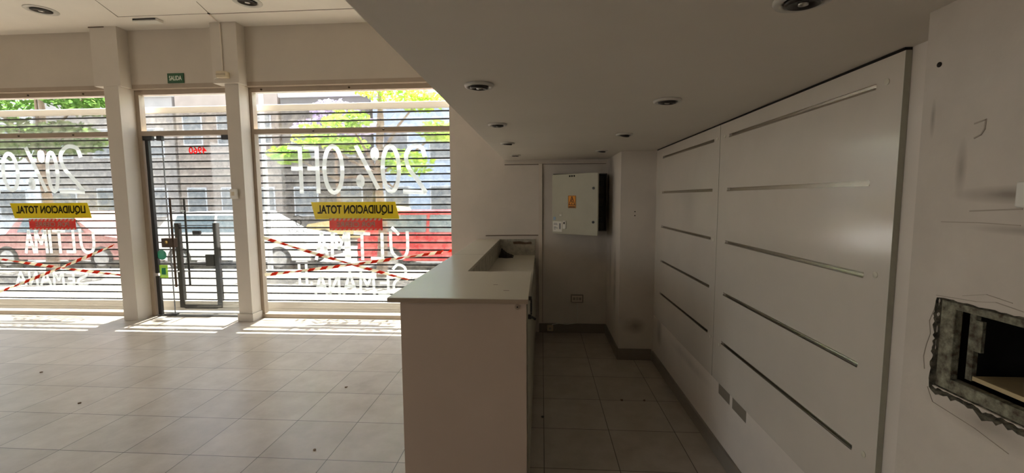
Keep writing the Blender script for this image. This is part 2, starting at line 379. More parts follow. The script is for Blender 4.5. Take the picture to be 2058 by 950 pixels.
h = MB().tube([(-4.885, 5.57, .42), (-4.885, 5.57, 1.63)], .013).build('pull_bar', 'dark_steel', d)
MB().tube([(-4.885, 5.57, .62), (-4.885, 5.5, .62)], .008).tube([(-4.885, 5.57, 1.45), (-4.885, 5.5, 1.45)], .008).build('standoff', 'steel', h)
lk = MB().box(-5.165, -4.985, 5.465, 5.53, .958, 1.082, bev=.005).build('lock_case', 'lock_brown', d)
MB().lathe([(.024, 0), (.024, -.006), (.014, -.010), (.005, -.011)], 'y', (-5.085, 5.465, 1.03), 20).build('keyhole_ring', 'brass', lk)
# number on the door glass, reads from the street
tag(text('house_number', '4960', 'red_film', .25, .092, .001, (-4.583, 5.507, 2.26), STREET, bold=.018), 'red vinyl numerals 4960 on the glass door, seen reversed', 'number')
tag(MB().lathe([(.068, 0), (.068, .002)], 'y', (-5.197, 5.4905, .852), 28).build('round_sticker', 'sticker_green'), 'round green sticker low on the door glass', 'sticker')
st = tag(MB().box(-5.245, -5.125, 5.4905, 5.4925, .535, .712).build('square_sticker', 'sticker_lime'), 'lime green square sticker under the round one on the door', 'sticker')
MB().box(-5.215, -5.155, 5.488, 5.4904, .58, .67).build('sticker_centre', 'sticker_green', st)

# ------------------------------------------------------------------ roller shutters outside the glass
SY = 5.75
def shutter(x0, x1, label, lines_off=0.0, wicket=None):
    o = empty('roller_shutter', ((x0+x1)/2, SY, 0), label, 'shutter', 'shopfront roller shutters')
    cx = (x0+x1)/2
    per = MB(); bars = MB(); z = .17; P = .1035
    zz = [z+P*i for i in range(40) if z+P*i < 2.80]
    for i, zb in enumerate(zz):
        zt = min(zb+P, 2.80)
        segs = [(x0, x1)]
        if wicket and zb < 1.20: segs = [(x0, wicket[0]), (wicket[0]+.07, wicket[1]-.07), (wicket[1], x1)]
        for a, b2 in segs:
            # shallow curved slat sheet
            pts = [(SY+.004, zb+.010), (SY+.012, zb+P*.35), (SY+.012, zb+P*.7), (SY+.004, zt-.006), (SY+.002, zt-.006), (SY+.0105, zb+P*.7), (SY+.0105, zb+P*.35), (SY+.002, zb+.010)]
            vs = [(a-cx, b2-cx)]
            v0 = [per.b.verts.new((a-cx, p[0]-SY, p[1])) for p in pts[:4]]; v1 = [per.b.verts.new((b2-cx, p[0]-SY, p[1])) for p in pts[:4]]
            for j in range(3): per.b.faces.new((v0[j], v1[j], v1[j+1], v0[j+1]))
            bars.box(a-cx, b2-cx, -.001, .003, zb-.010, zb+.010)
    per.build('perforated_slats', 'perforated_steel', o)
    bars.build('hinge_bars', 'slat_bar', o)
    MB().box(x0-cx, x1-cx, -.02, .025, .012, .155, bev=.004).box(x0-cx, x1-cx, -.03, .03, .04, .055).build('bottom_rail', 'fascia_steel', o)
    MB().box(x0-cx-.04, x0-cx, -.04, .04, 0, 2.9).build('guide_rail', 'rail_grey', o)
    MB().box(x1-cx, x1-cx+.04, -.04, .04, 0, 2.9).build('guide_rail', 'rail_grey', o)
    MB().box(x0-cx-.04, x1-cx+.04, -.02, .03, 2.80, 2.885, bev=.008).build('roller_housing', 'fascia_steel', o)
    MB().box(x0-cx-.04, x1-cx+.04, -.012, .012, 3.035, 3.065, bev=.004).build('upper_bar', 'fascia_steel', o)
    if wicket:
        a, b2 = wicket
        MB().box(a-cx, a-cx+.065, -.035, .02, .06, 1.275, bev=.003).box(b2-cx-.065, b2-cx, -.035, .02, .06, 1.275, bev=.003).build('wicket_post', 'dark_steel', o)
        MB().box(a-cx+.065, b2-cx-.065, -.03, .015, 1.195, 1.215).box(a-cx+.065, b2-cx-.065, -.03, .015, 1.235, 1.245).build('wicket_top_bar', 'slat_bar', o)
        MB().box(a-cx+.065, b2-cx-.065, -.03, .015, .04, .10, bev=.003).build('wicket_bottom_bar', 'dark_steel', o)
        MB().box(b2-cx-.19, b2-cx-.065, -.05, -.01, .665, .83, bev=.004).build('wicket_lock', 'dark_steel', o)
        MB().box(-4.925-cx, -4.815-cx, -.035, .0, 1.115, 1.165, bev=.004).build('wicket_latch', 'black_plastic', o)
    return o
shutter(LX+.1, -5.76, 'perforated roller shutter outside the left shop window')
shutter(-5.62, -4.10, 'roller shutter behind the glass door, with a dark wicket gate in it', wicket=(-5.19, -4.555))
shutter(-3.97, -1.12, 'perforated roller shutter outside the right shop window, beside the counter')

# ------------------------------------------------------------------ painted lettering on the panes (reads from the street)
def cat(pts, k=8, closed=False):
    P = [Vector(p) for p in pts]; out = []; nP = len(P)
    rng = range(nP) if closed else range(nP-1)
    for i in rng:
        p0 = P[(i-1) % nP] if closed or i > 0 else P[0]; p1 = P[i]; p2 = P[(i+1) % nP]; p3 = P[(i+2) % nP] if closed or i+2 < nP else P[-1]
        for j in range(k):
            t = j/k; out.append(.5*((2*p1)+(-p0+p2)*t+(2*p0-5*p1+4*p2-p3)*t*t+(-p0+3*p1-3*p2+p3)*t**3))
    out.append(P[0] if closed else P[-1]); return [tuple(q) for q in out]
ell = lambda cx, cy, rx, ry, k=24: [(cx+rx*math.cos(2*math.pi*i/k), cy+ry*math.sin(2*math.pi*i/k)) for i in range(k+1)]
GL = {
 '2': [cat([(.02, .80), (.15, .97), (.55, 1.0), (.85, .82), (.75, .55), (.35, .28), (.02, .05)]), [(.02, .03), (.98, .05)]],
 '0': [ell(.5, .5, .40, .48)], 'O': [ell(.5, .5, .42, .48)],
 '%': [[(.95, .98), (.05, .02)], ell(.14, .80, .10, .11, 12), ell(.82, .18, .10, .11, 12)],
 'F': [[(.15, 0), (.15, 1.0)], [(.15, .98), (.95, 1.0)], [(.15, .52), (.75, .53)]],
 'U': [cat([(.08, 1), (.08, .35), (.25, .04), (.6, .02), (.85, .3), (.88, 1)])],
 'L': [[(.12, 1), (.12, .03)], [(.12, .03), (.9, .04)]],
 'T': [[(.5, 0), (.5, .98)], [(.02, .97), (.98, 1.0)]],
 'I': [[(.5, 0), (.5, 1)]],
 'M': [[(.06, 0), (.10, 1)], [(.10, 1), (.5, .4)], [(.5, .4), (.9, 1)], [(.9, 1), (.96, 0)]],
 'A': [[(.04, 0), (.48, 1)], [(.48, 1), (.96, 0)], [(.2, .36), (.8, .36)]],
 'S': [cat([(.92, .85), (.6, 1.0), (.15, .9), (.15, .65), (.8, .42), (.9, .15), (.5, -.02), (.05, .12)])],
 'E': [[(.12, 0), (.12, 1)], [(.12, .98), (.9, 1)], [(.12, .52), (.75, .52)], [(.12, .02), (.92, .03)]],
 'N': [[(.08, 0), (.1, 1)], [(.1, 1), (.88, .02)], [(.88, .02), (.9, 1)]],
 '!': [[(.5, .3), (.5, 1)], [(.5, .05), (.5, .08)]],
 "'": [[(.4, .9), (.8, 1.25)]],
}
def lettering(glyphs, wd, label, name='painted_lettering'):
    """glyphs: (char, x_left_in_view, x_right_in_view, z0, z1); mirrored because it faces the street"""
    o = MB(); yy = 5.5055
    for ch, xl, xr, z0, z1 in glyphs:
        for st in GL[ch]:
            yy += .00003
            o.ribbon([(xr-(xr-xl)*p[0], z0+(z1-z0)*p[1]) for p in st], wd, yy, yy+.0015)
    return tag(o.build(name, 'window_paint'), label, 'lettering')
lettering([('2', -1.79, -1.50, 1.66, 2.27), ('0', -2.09, -1.82, 1.68, 2.29), ('%', -2.42, -2.12, 1.73, 2.29), ('O', -2.87, -2.58, 1.67, 2.30), ('F', -3.11, -2.91, 1.69, 2.28), ('F', -3.33, -3.14, 1.69, 2.28)],
          .055, 'white painted 20% OFF on the right shop window, seen reversed')
lettering([('U', -2.02, -1.74, .82, 1.16), ("'", -2.0, -1.8, .93, 1.16), ('L', -2.27, -2.08, .80, 1.14), ('T', -2.48, -2.27, .80, 1.15), ('I', -2.62, -2.49, .74, 1.15), ('M', -2.80, -2.58, .80, 1.15), ('A', -3.02, -2.84, .80, 1.15)],
          .042, 'white painted word ULTIMA under the yellow poster, right shop window')
lettering([('S', -1.98, -1.78, .34, .73), ('E', -2.18, -2.02, .33, .62), ('M', -2.43, -2.22, .33, .62), ('A', -2.66, -2.47, .33, .62), ('N', -2.86, -2.70, .33, .60), ('A', -3.05, -2.88, .33, .60), ('!', -3.20, -3.12, .36, .72), ('!', -3.30, -3.22, .36, .72)],
          .036, 'white painted word SEMANA beneath the crossed tapes, right shop window')
lettering([('2', -6.62, -6.27, 1.70, 2.33), ('0', -6.80, -6.62, 1.72, 2.27), ('%', -7.08, -6.82, 1.73, 2.33), ('O', -7.47, -7.21, 1.74, 2.26), ('F', -7.69, -7.53, 1.72, 2.27), ('F', -7.88, -7.73, 1.72, 2.27)],
          .055, 'white painted 20% OFF on the left shop window, seen reversed')
lettering([('U', -6.42, -6.18, .88, 1.20), ('L', -6.62, -6.48, .88, 1.18), ('T', -6.80, -6.62, .88, 1.18), ('I', -6.90, -6.80, .88, 1.18), ('M', -7.08, -6.90, .88, 1.18), ('A', -7.24, -7.10, .88, 1.18)],
          .042, 'white painted word ULTIMA under the yellow poster, left shop window')
lettering([('S', -6.50, -6.34, .42, .62), ('E', -6.66, -6.54, .42, .60), ('M', -6.86, -6.70, .42, .60), ('A', -7.06, -6.90, .42, .60), ('N', -7.24, -7.10, .42, .60), ('A', -7.44, -7.28, .42, .60)],
          .036, 'white painted word SEMANA beneath the crossed tapes, left shop window')
# small round logo and word lower left of the right window
lg = MB(); lg.ribbon(ell(-3.235, 1.29, .035, .04), .012, 5.5055, 5.507); lg.ribbon([(-3.30, 1.37), (-3.24, 1.385), (-3.18, 1.36)], .01, 5.5055, 5.507)
lo = tag(lg.build('small_decal', 'black_plastic'), 'small dark ring decal with a word at the left of the right shop window', 'decal')
text('decal_word', 'L-CUOTAS', 'black_plastic', .30, .05, .0015, (-3.27, 5.5065, 1.175), STREET, lo)

def poster_pair(x0, x1, z1, z0, side):
    sk = .05
    p = tag(MB().prism([(x0, z1), (x1-sk, z1), (x1, z0), (x0+sk, z0)], 'y', 5.5055, 5.507).build('yellow_banner', 'poster_yellow'),
            'yellow LIQUIDACION TOTAL banner on the %s shop window, seen reversed' % side, 'banner', 'yellow banners on the shop windows')
    text('banner_lettering', 'LIQUIDACION TOTAL', 'poster_black', (x1-x0)*.86, (z1-z0)*.60, .001, ((x0+x1)/2+.0, 5.5045, (z0+z1)/2+.005), STREET, p, bold=.035)
    return p
def small_poster(x0, x1, z1, z0, side):
    p = tag(box(x0, x1, 5.5055, 5.507, z0, z1).build('red_poster', 'poster_red'),
            'small red and white striped poster under the yellow banner, %s shop window' % side, 'poster', 'striped posters on the shop windows')
    k = 12; stp = (x1-x0)/k
    for zb, zt in ((z1-.03, z1), (z0, z0+.022)):
        s = MB()
        for i in range(k):
            xx = x0+stp*i; s.prism([(xx, zb), (xx+stp*.5, zb), (xx+stp*.8, zt), (xx+stp*.3, zt)], 'y', 5.503, 5.5052)
        s.build('striped_border', 'tape_white', p)
    text('poster_lettering', 'POR CIERRE', 'poster_grey', (x1-x0)*.72, (z1-z0)*.46, .001, ((x0+x1)/2, 5.5045, (z0+z1)/2), STREET, p)
poster_pair(-3.05, -1.86, 1.56, 1.335, 'right'); small_poster(-2.81, -2.09, 1.345, 1.185, 'right')
poster_pair(-7.40, -6.19, 1.57, 1.36, 'left'); small_poster(-7.14, -6.44, 1.35, 1.20, 'left')
# barrier tapes stretched across the panes
def tape(p0, p1, label, y=5.488, n=None, wd=.042, sag=.03):
    L = math.dist(p0, p1); n = n or int(L/.085)
    o = empty('barrier_tape', (p0[0], y, p0[1]), label, 'tape', 'red and white barrier tapes across the shop windows')
    def pt(t): return (p0[0]+(p1[0]-p0[0])*t-p0[0], p0[1]+(p1[1]-p0[1])*t-sag*4*t*(1-t)*.5-p0[1])
    wm = MB(); rm = MB(); L_ = []; R_ = []
    nx = Vector((p1[0]-p0[0], p1[1]-p0[1])).normalized(); nn = Vector((-nx.y, nx.x))*wd/2; sl = Vector((nx.x, nx.y))*.022
    for i in range(n):
        a = Vector(pt(i/n)); b2 = Vector(pt((i+1)/n)); tw = .35+.65*abs(math.cos(i*.35))
        q = [a-nn*tw-sl, b2-nn*tw-sl, b2+nn*tw+sl, a+nn*tw+sl]
        if i % 2: rm.prism([tuple(v) for v in q], 'y', -.0013, .0013)
        else: L_.append(a+nn*tw); R_.append(a-nn*tw)
    wm.prism([tuple(v) for v in L_]+[tuple(v) for v in R_[::-1]], 'y', -.0006, .0006)
    wm.build('tape_band', 'tape_white', o); rm.build('tape_stripes', 'tape_red', o)
tape((-3.73, 1.09), (-1.60, .49), 'red and white tape sloping down to the right, right shop window')
tape((-3.73, .585), (-1.12, .93), 'red and white tape rising to the right, right shop window', y=5.482)
tape((-7.85, .26), (-5.72, 1.05), 'red and white tape rising steeply to the right, left shop window', y=5.482)
tape((-7.85, .82), (-5.72, .56), 'red and white tape sloping gently down, left shop window')

# ------------------------------------------------------------------ facade fittings
s = tag(box(-4.828, -4.606, 5.388, 5.398, 3.105, 3.228, bev=.002).build('exit_sign', 'green_sign'), 'small green SALIDA exit sign above the door', 'sign')
text('sign_lettering', 'SALIDA', 'sign_white', .17, .058, .002, (-4.717, 5.3868, 3.167), ROOM, s)
j = tag(box(-4.00, -3.875, 5.17, 5.25, 3.10, 3.175, bev=.005).build('junction_box', 'plastic_beige'), 'beige cable box high on the column right of the door', 'junction box')
MB().box(-3.999, -3.876, 5.168, 5.1695, 3.135, 3.138).build('lid_seam', 'dark_gap', j)
tag(MB().tube([(-3.955, 5.24, 3.178), (-3.957, 5.24, 3.5), (-3.96, 5.24, 3.765), (-3.94, 5.12, 3.768), (-3.90, 5.01, 3.768)], .008, 8).build('ceiling_conduit', 'wall_paint'), 'thin painted conduit from the beige box up to the ceiling', 'conduit')
tag(MB().tube([(-4.02, 5.235, 3.11), (-4.07, 5.24, 3.10), (-4.12, 5.385, 3.085)], .006, 8).build('loose_cable', 'plastic_white'), 'short loose white cable left of the beige box', 'cable')
jb = tag(box(-3.965, -3.885, 5.235, 5.2795, 1.61, 1.735, bev=.004).build('wall_switch', 'plastic_white'), 'white switch box halfway up the column right of the door', 'switch')
MB().box(-3.945, -3.905, 5.231, 5.2345, 1.65, 1.70, bev=.001).build('rocker', 'plastic_beige', jb)
em = tag(box(-4.93, -4.615, 5.06, 5.16, 3.745, 3.778, bev=.006).build('ceiling_fixture', 'plastic_white'), 'small rectangular white fixture on the ceiling above the door', 'light fixture')
MB().box(-4.92, -4.63, 5.056, 5.0595, 3.760, 3.776).build('fixture_slot', 'black_plastic', em)
tag(box(-1.15, -1.10, 5.41, 5.46, 1.62, 1.715, bev=.004).build('wall_bracket', 'black_plastic'), 'small black bracket at the right edge of the right shop window', 'bracket')
# plasterboard joint lines on the high ceiling
struct(MB().box(-5.05, -3.90, 4.997, 5.003, CZ-.002, CZ-.0005).box(-3.90, -.45, 5.010, 5.018, CZ-.003, CZ-.0005).prism([(-3.905, 5.0), (-3.895, 5.0), (-3.80, 4.70), (-3.806, 4.70)], 'z', CZ-.002, CZ-.0005).prism([(-5.05, 5.0), (-5.04, 5.0), (-4.83, 4.50), (-4.835, 4.50)], 'z', CZ-.002, CZ-.0005).build('trim_2', 'crack_shadow_dark'))
struct(MB().lathe([(.014, 0), (.014, -.008)], 'z', (-3.90, 4.995, CZ), 12).build('trim_3', 'dark_gap'))
struct(MB().box(-5.71, -5.50, 5.244, 5.2495, CZ-.012, CZ).build('trim_4', 'crack_shadow_dark'))

# ------------------------------------------------------------------ recessed spotlights
def spot(x, y, z, r, tilt, label, grp, proto=[]):
    o = empty('recessed_spotlight', (x, y, z), label, 'ceiling light', grp)
    MB.capends = False
    rim = MB().lathe([(r*.99, 0), (r, -.004), (r*.96, -.009), (r*.80, -.011), (r*.70, -.008), (r*.66, 0)], 'z', seg=36).build('rim', 'lamp_rim', o, smooth=True)
    MB.capends = True
    c = MB().lathe([(r*.64, -.001), (r*.62, -.014), (r*.48, -.017), (r*.34, -.010), (.001, -.008)], 'z', seg=32).build('lamp_holder', 'lamp_inner', o, smooth=True)
    c.rotation_euler = (tilt, tilt*.6, 0)
    MB().lathe([(r*.18, -.008), (r*.17, -.016), (.001, -.018)], 'z', seg=16).build('lamp', 'steel', c, smooth=True)
    return o
G1 = 'recessed spotlights in the low ceiling'; ZL = 2.0345
spot(-.241, 1.687, ZL, .057, .06, 'recessed spotlight nearest the camera on the low ceiling, left row', G1)
spot(-.260, 2.573, ZL, .057, .04, 'second recessed spotlight from the camera in the left row', G1)
spot(-.270, 3.453, ZL, .057, .12, 'third recessed spotlight from the camera in the left row', G1)
spot(-.268, 4.410, ZL, .057, .03, 'recessed spotlight farthest back in the left row, by the back wall', G1)
spot(.576, 1.030, ZL, .060, .05, 'recessed spotlight cut off at the top edge, right row', G1)
spot(.566, 2.029, ZL, .062, .08, 'recessed spotlight second from the camera in the right row', G1)
spot(.571, 3.066, ZL, .058, .30, 'tilted recessed spotlight third in the right row', G1)
spot(.559, 4.102, ZL, .056, .2, 'recessed spotlight farthest back in the right row, near the pillar', G1)
G2 = 'recessed spotlights in the high ceiling'
spot(-5.727, 4.753, CZ-.001, .15, .05, 'large round recessed spotlight at the far left of the high ceiling', G2)
spot(-3.248, 4.747, CZ-.001, .15, .05, 'large round recessed spotlight on the high ceiling above the right window', G2)

# ------------------------------------------------------------------ counter
CT = 1.117
ct = empty('shop_counter', (-.40, 3.5, 0), 'long white reception counter with a sunken worktop, running to the back wall', 'counter')
def cpart(mb, name, material, parent=ct, **k):
    mb.b.transform(Matrix.Translation((.40, -3.5, 0))); return mb.build(name, material, parent, **k)
cpart(MB().box(-.755, -.065, 2.02, 2.79, CT-.022, CT, bev=.0015).box(-.755, -.49, 2.79, 5.015, CT-.022, CT, bev=.0015), 'countertop', 'counter_white')
cpart(MB().box(-.7555, -.0645, 2.0185, 2.0215, CT-.024, CT-.003), 'edge_band', 'counter_edge')
cpart(MB().box(-.700, -.075, 2.045, 2.065, 0, CT-.022), 'end_panel', 'counter_board')
cpart(MB().box(-.700, -.682, 2.065, 5.015, 0, CT-.022), 'front_panel', 'counter_board')
cpart(MB().box(-.507, -.49, 2.80, 5.0, .93, CT-.022), 'well_side', 'stained_white')
cpart(MB().box(-.49, -.08, 2.79, 2.805, .93, CT-.022), 'well_front', 'counter_white')
cpart(MB().box(-.49, -.08, 4.995, 5.015, .93, CT, bev=.001), 'end_board', 'stained_white')
cpart(MB().box(-.507, -.078, 2.80, 4.995, .908, .93, bev=.001), 'worktop', 'counter_white')
cpart(MB().box(-.68, -.10, 2.07, 5.0, .02, .08).box(-.10, -.085, 2.07, 5.0, .08, .905).box(-.10, -.085, 2.07, 2.79, .905, CT-.022), 'carcass', 'dark_gap')
yy = [2.07, 2.80, 3.53, 4.26, 4.99]
for i in range(4):
    dd = cpart(MB().box(-.083, -.068, yy[i]+.004, yy[i+1]-.004, .085, (.72 if i else 1.085), bev=.0015), 'cupboard_door', 'cabinet_grey')
    if i:
        dw = cpart(MB().box(-.083, -.068, yy[i]+.004, yy[i+1]-.004, .728, .895, bev=.0015), 'drawer', 'cabinet_grey')
cpart(MB().lathe([(.013, 0), (.013, -.003), (.004, -.005)], 'y', (-.118, 2.045, 1.072), 16), 'screw_cap', 'counter_edge')
cpart(MB().lathe([(.004, 0), (.004, -.001)], 'y', (-.118, 2.0398, 1.072), 10), 'screw_hole', 'dark_gap')
# oval black pull on the first cupboard door
ring = [(-.050, 2.10, 1.055+.035*math.sin(t)) for t in [0]]
rp_ = [(-.052+.0*i, 2.095+.014*math.cos(2*math.pi*i/20), 1.060+.036*math.sin(2*math.pi*i/20)) for i in range(21)]
hd = cpart(MB().tube(rp_, .0045, 8, cap=False), 'pull_handle', 'black_plastic')
cpart(MB().box(-.068, -.050, 2.085, 2.105, 1.094, 1.112, bev=.002), 'handle_mount', 'black_plastic'); cpart(MB().box(-.068, -.050, 2.085, 2.105, .999, 1.020, bev=.003).tube([(-.052, 2.095, 1.01), (-.030, 2.09, .998)], .006, 8), 'handle_mount', 'black_plastic')
cpart(MB().box(-.0675, -.0655, 2.083, 2.107, 1.03, 1.09), 'handle_plate', 'plastic_white')
# stain on the end board, scuffs on the top
cpart(MB().prism([(-.335, 1.088), (-.25, 1.094), (-.19, 1.08), (-.12, 1.088), (-.115, 1.062), (-.2, 1.058), (-.27, 1.062), (-.33, 1.06)], 'y', 4.9935, 4.9949), 'stain', 'stain_shadow_brown')
cpart(MB().box(-.27, -.245, 2.35, 2.356, CT, CT+.0006), 'scuff', 'crack_shadow_dark'); cpart(MB().box(-.20, -.17, 2.20, 2.206, CT, CT+.0006), 'scuff', 'crack_shadow_dark')
cpart(MB().box(-.755, -.49, 3.632, 3.6355, CT, CT+.0004), 'board_joint', 'crack_shadow_dark')

# crumpled dark cloth at the back of the sunken worktop
cl = bmesh.new(); NX, NY = 26, 14
gr = []
for i in range(NX+1):
    row = []
    for k in range(NY+1):
        u = i/NX; v = k/NY; x = -.484+.16*u; y = 4.74+.22*v
        hgt = .085*math.exp(-((u-.14)/.22)**2)+.028*math.exp(-((u-.5)/.35)**2)
        e = min(1, 6*min(u, 1-u, v, 1-v)+.0)
        zz_ = .9315+e*(hgt*(.55+.45*math.sin(v*7+u*5)**2)+.010*abs(math.sin(u*23+v*9)))
        row.append(cl.verts.new((x+.006*math.sin(v*11), y+.012*math.sin(u*9), zz_)))
    gr.append(row)
for i in range(NX):
    for k in range(NY): cl.faces.new((gr[i][k], gr[i+1][k], gr[i+1][k+1], gr[i][k+1]))
bo = [gr[i][0] for i in range(NX+1)]+[gr[NX][k] for k in range(1, NY+1)]+[gr[i][NY] for i in range(NX-1, -1, -1)]+[gr[0][k] for k in range(NY-1, 0, -1)]
lowv = [cl.verts.new((v.co.x, v.co.y, .9305)) for v in bo]
for i in range(len(bo)): cl.faces.new((bo[i], bo[(i+1) % len(bo)], lowv[(i+1) % len(bo)], lowv[i]))
cl.faces.new(lowv)
mb = MB(); mb.b.free(); mb.b = cl
tag(mb.build('crumpled_cloth', 'cloth_brown', smooth=True), 'crumpled dark brown cloth at the far end of the sunken worktop', 'cloth')

# ------------------------------------------------------------------ back wall fittings
tag(box(-.035, .008, 4.998, 5.0195, .115, 1.985, bev=.002).build('cable_duct', 'wall_paint'), 'tall vertical cable duct on the back wall left of the meter box', 'duct')
tag(MB().box(-.43, .735, 5.008, 5.0195, 1.990, 2.008, bev=.002).build('cable_duct', 'wall_paint'), 'thin horizontal cable duct under the low ceiling on the back wall', 'duct')
tag(MB().tube([(-.66, 5.014, 1.157), (-.45, 5.014, 1.160), (-.2, 5.014, 1.163), (-.04, 5.014, 1.162)], .005, 8).build('junction_shadow', 'stain_shadow_brown'), 'thin brown painted shadow line along the back wall just above the counter end', 'cable')  # thin tube painted brown as the junction shadow between wall and counter
struct(MB().box(-.43, -.036, 5.016, 5.0199, 1.978, 1.986).box(.0085, .735, 5.016, 5.0199, 1.981, 1.986).box(.0085, .0125, 5.016, 5.0199, .12, 1.981).build('duct_shadow_lines', 'crack_shadow_dark'))  # dark strips painted as shadow lines under and beside the ducts
# electric meter box with its lid ajar
eb = empty('electric_box', (.13, 5.019, 1.22), 'cream electric box on the back wall, lid ajar, orange warning sticker', 'electric box')
BW, BH, BD = .60, .645, .13
sh = MB().box(0, BW, -BD, 0, 0, .012).box(0, BW, -BD, 0, BH-.012, BH).box(0, .012, -BD, 0, .012, BH-.012).box(BW-.012, BW, -BD, 0, .012, BH-.012).box(.012, BW-.012, -.01, 0, .012, BH-.012)
sh.build('housing', 'box_dark', eb)
for k in range(4):
    zc = BH-.11-.14*k
    MB().box(BW-.085, BW-.035, -.085, -.012, zc-.028, zc+.028, bev=.004).build('breaker', 'black_plastic', eb)
    MB().box(BW-.30, BW-.12, -.07, -.012, zc-.03, zc+.03, bev=.004).build('meter', 'rail_grey', eb)
lid = MB().box(0, .58, -.022, 0, -.022, BH-.010, bev=.003).build('lid', 'box_cream', eb, loc=(0, -BD-.006, 0), rot=(0, 0, math.radians(-37)))
def lp(mb, name, material, parent=lid, **k): return mb.build(name, material, parent, **k)
for k in range(3): lp(MB().lathe([(.010, -.0225), (.009, -.025)], 'y', (.235+.028*k, 0, BH-.035), 12), 'vent_hole', 'dark_gap')
for z in (.475, .12): lp(MB().lathe([(.014, -.022), (.013, -.030), (.006, -.031)], 'y', (.53, 0, z), 14), 'lid_lock', 'black_plastic')
wn = lp(MB().box(.215, .315, -.0235, -.022, .265, .40), 'warning_sticker', 'warn_orange')
tr = MB()
for a, b2 in (((.228, .298), (.265, .39)), ((.265, .39), (.302, .298)), ((.228, .298), (.302, .298)), ((.27, .365), (.258, .338)), ((.258, .338), (.272, .335)), ((.272, .335), (.262, .308))): tr.ribbon([a, b2], .007, -.0255, -.0240)
tr.box(.225, .305, -.0255, -.0240, .272, .284)
tr.ribbon([(.218, .268), (.312, .268), (.312, .397), (.218, .397), (.218, .268)], .004, -.0255, -.0240)
lp(tr, 'warning_symbol', 'warn_black', wn)
lb = lp(MB().box(.012, .135, -.0235, -.022, .0, .115), 'paper_label', 'plastic_white')
tl = MB()
for z, x1 in ((.09, .07), (.078, .075), (.05, .06), (.038, .08), (.026, .05)): tl.box(.025, x1, -.0245, -.0236, z, z+.005)
tl.box(.10, .118, -.0245, -.0236, .03, .095)
lp(tl, 'label_print', 'rail_grey', lb)
sw = lp(MB().box(.150, .192, -.034, -.022, .035, .125, bev=.003), 'small_switch', 'plastic_white'); lp(MB().box(.163, .180, -.0365, -.034, .088, .112, bev=.001), 'switch_toggle', 'black_plastic', sw)
lp(MB().box(.095, .140, -.026, -.022, .17, .215, bev=.002), 'small_plate', 'box_cream')
lp(MB().box(.105, .13, -.0275, -.026, .178, .192, bev=.0006), 'plate_window', 'plastic_white')
lp(MB().box(.02, .05, -.0245, -.022, .13, .165), 'blue_seal', 'car_blue')
# socket on the back wall with its cable
def socket(name, w_, h_, label, loc, rz, grp=None):
    o = empty(name, loc, label, 'socket', grp, rz)
    MB().box(-w_/2, w_/2, -.022, 0, -h_/2, h_/2, bev=.003).build('cover', 'socket_shaded_grey', o)
    MB().box(-w_/2+.012, w_/2-.012, -.0245, -.0225, -h_/2+.01, h_/2-.01, bev=.001).build('face_plate', 'wall_paint', o)
    for k in (-1, 0, 1):
        mo = MB().box(k*w_*.24-.014, k*w_*.24+.014, -.028, -.025, -.018, .018, bev=.001).build('module', 'socket_module', o)
        if k: MB().box(k*w_*.24-.007, k*w_*.24-.004, -.0285, -.0279, -.008, .008).box(k*w_*.24+.004, k*w_*.24+.007, -.0285, -.0279, -.008, .008).build('pin_slot', 'dark_gap', mo)
    return o
socket('wall_socket', .146, .094, 'grey wall socket low on the back wall under the electric box', (.415, 5.0195, .415), 0)
socket('wall_socket', .162, .070, 'wall socket nearer the back pillar, low on the right wall under the panels', (1.0895, 2.558, .424), math.radians(90), 'sockets low on the right wall')
socket('wall_socket', .172, .072, 'wall socket nearer the camera, low on the right wall under the panels', (1.0895, 2.362, .424), math.radians(90), 'sockets low on the right wall')
tag(MB().tube([(.418, 5.012, .366), (.420, 5.012, .25), (.419, 5.010, .122), (.40, 4.998, .120), (.30, 4.996, .108), (.2, 4.996, .116), (.12, 4.996, .100)], .004, 8).build('socket_cable', 'plastic_white'), 'thin cable running from the grey socket down along the skirting', 'cable')
tb = tag(box(.065, .135, 4.965, 5.004, .03, .095, bev=.004).build('cable_box', 'plastic_beige'), 'small beige connection box on the skirting behind the counter', 'junction box')
MB().box(.085, .115, 4.962, 4.9649, .05, .075, bev=.001).build('terminal', 'stained_white', tb)
for z in (1.461, 1.423):
    struct(MB().lathe([(.006, 0), (.006, -.0015)], 'y', (.892, 4.1895, z), 10).build('trim_5', 'dark_gap'))
tag(MB().lathe([(.012, 0), (.010, -.004)], 'z', (.007, 3.02, .004), 14).build('floor_plug', 'black_plastic'), 'small black plug in the tiled floor beside the counter', 'plug')

def chip(x, y, label):
    r_ = [(.012*random.uniform(.6, 1.2)*math.cos(a), .012*random.uniform(.6, 1.2)*math.sin(a)) for a in [k*math.pi/3.5 for k in range(7)]]
    tag(MB().prism(r_, 'z', 0, .006).build('debris_chip', 'stain_shadow_brown', loc=(x, y, 0)), label, 'debris', 'small chips of debris on the floor')
chip(-1.452, 2.52, 'small dark chip of debris on the floor tiles, nearest the counter front')
chip(-1.663, 3.423, 'small dark chip on the floor tile farther back beside the counter')
chip(-4.678, 3.576, 'small dark chip on the left floor tiles, the farther of two')
chip(-3.656, 3.026, 'small dark chip on the left floor tiles, the nearer of two')
chip(.633, 3.316, 'dark chip on the tile joint behind the counter, left one')
chip(.808, 3.318, 'dark chip on the tile joint behind the counter, right one')
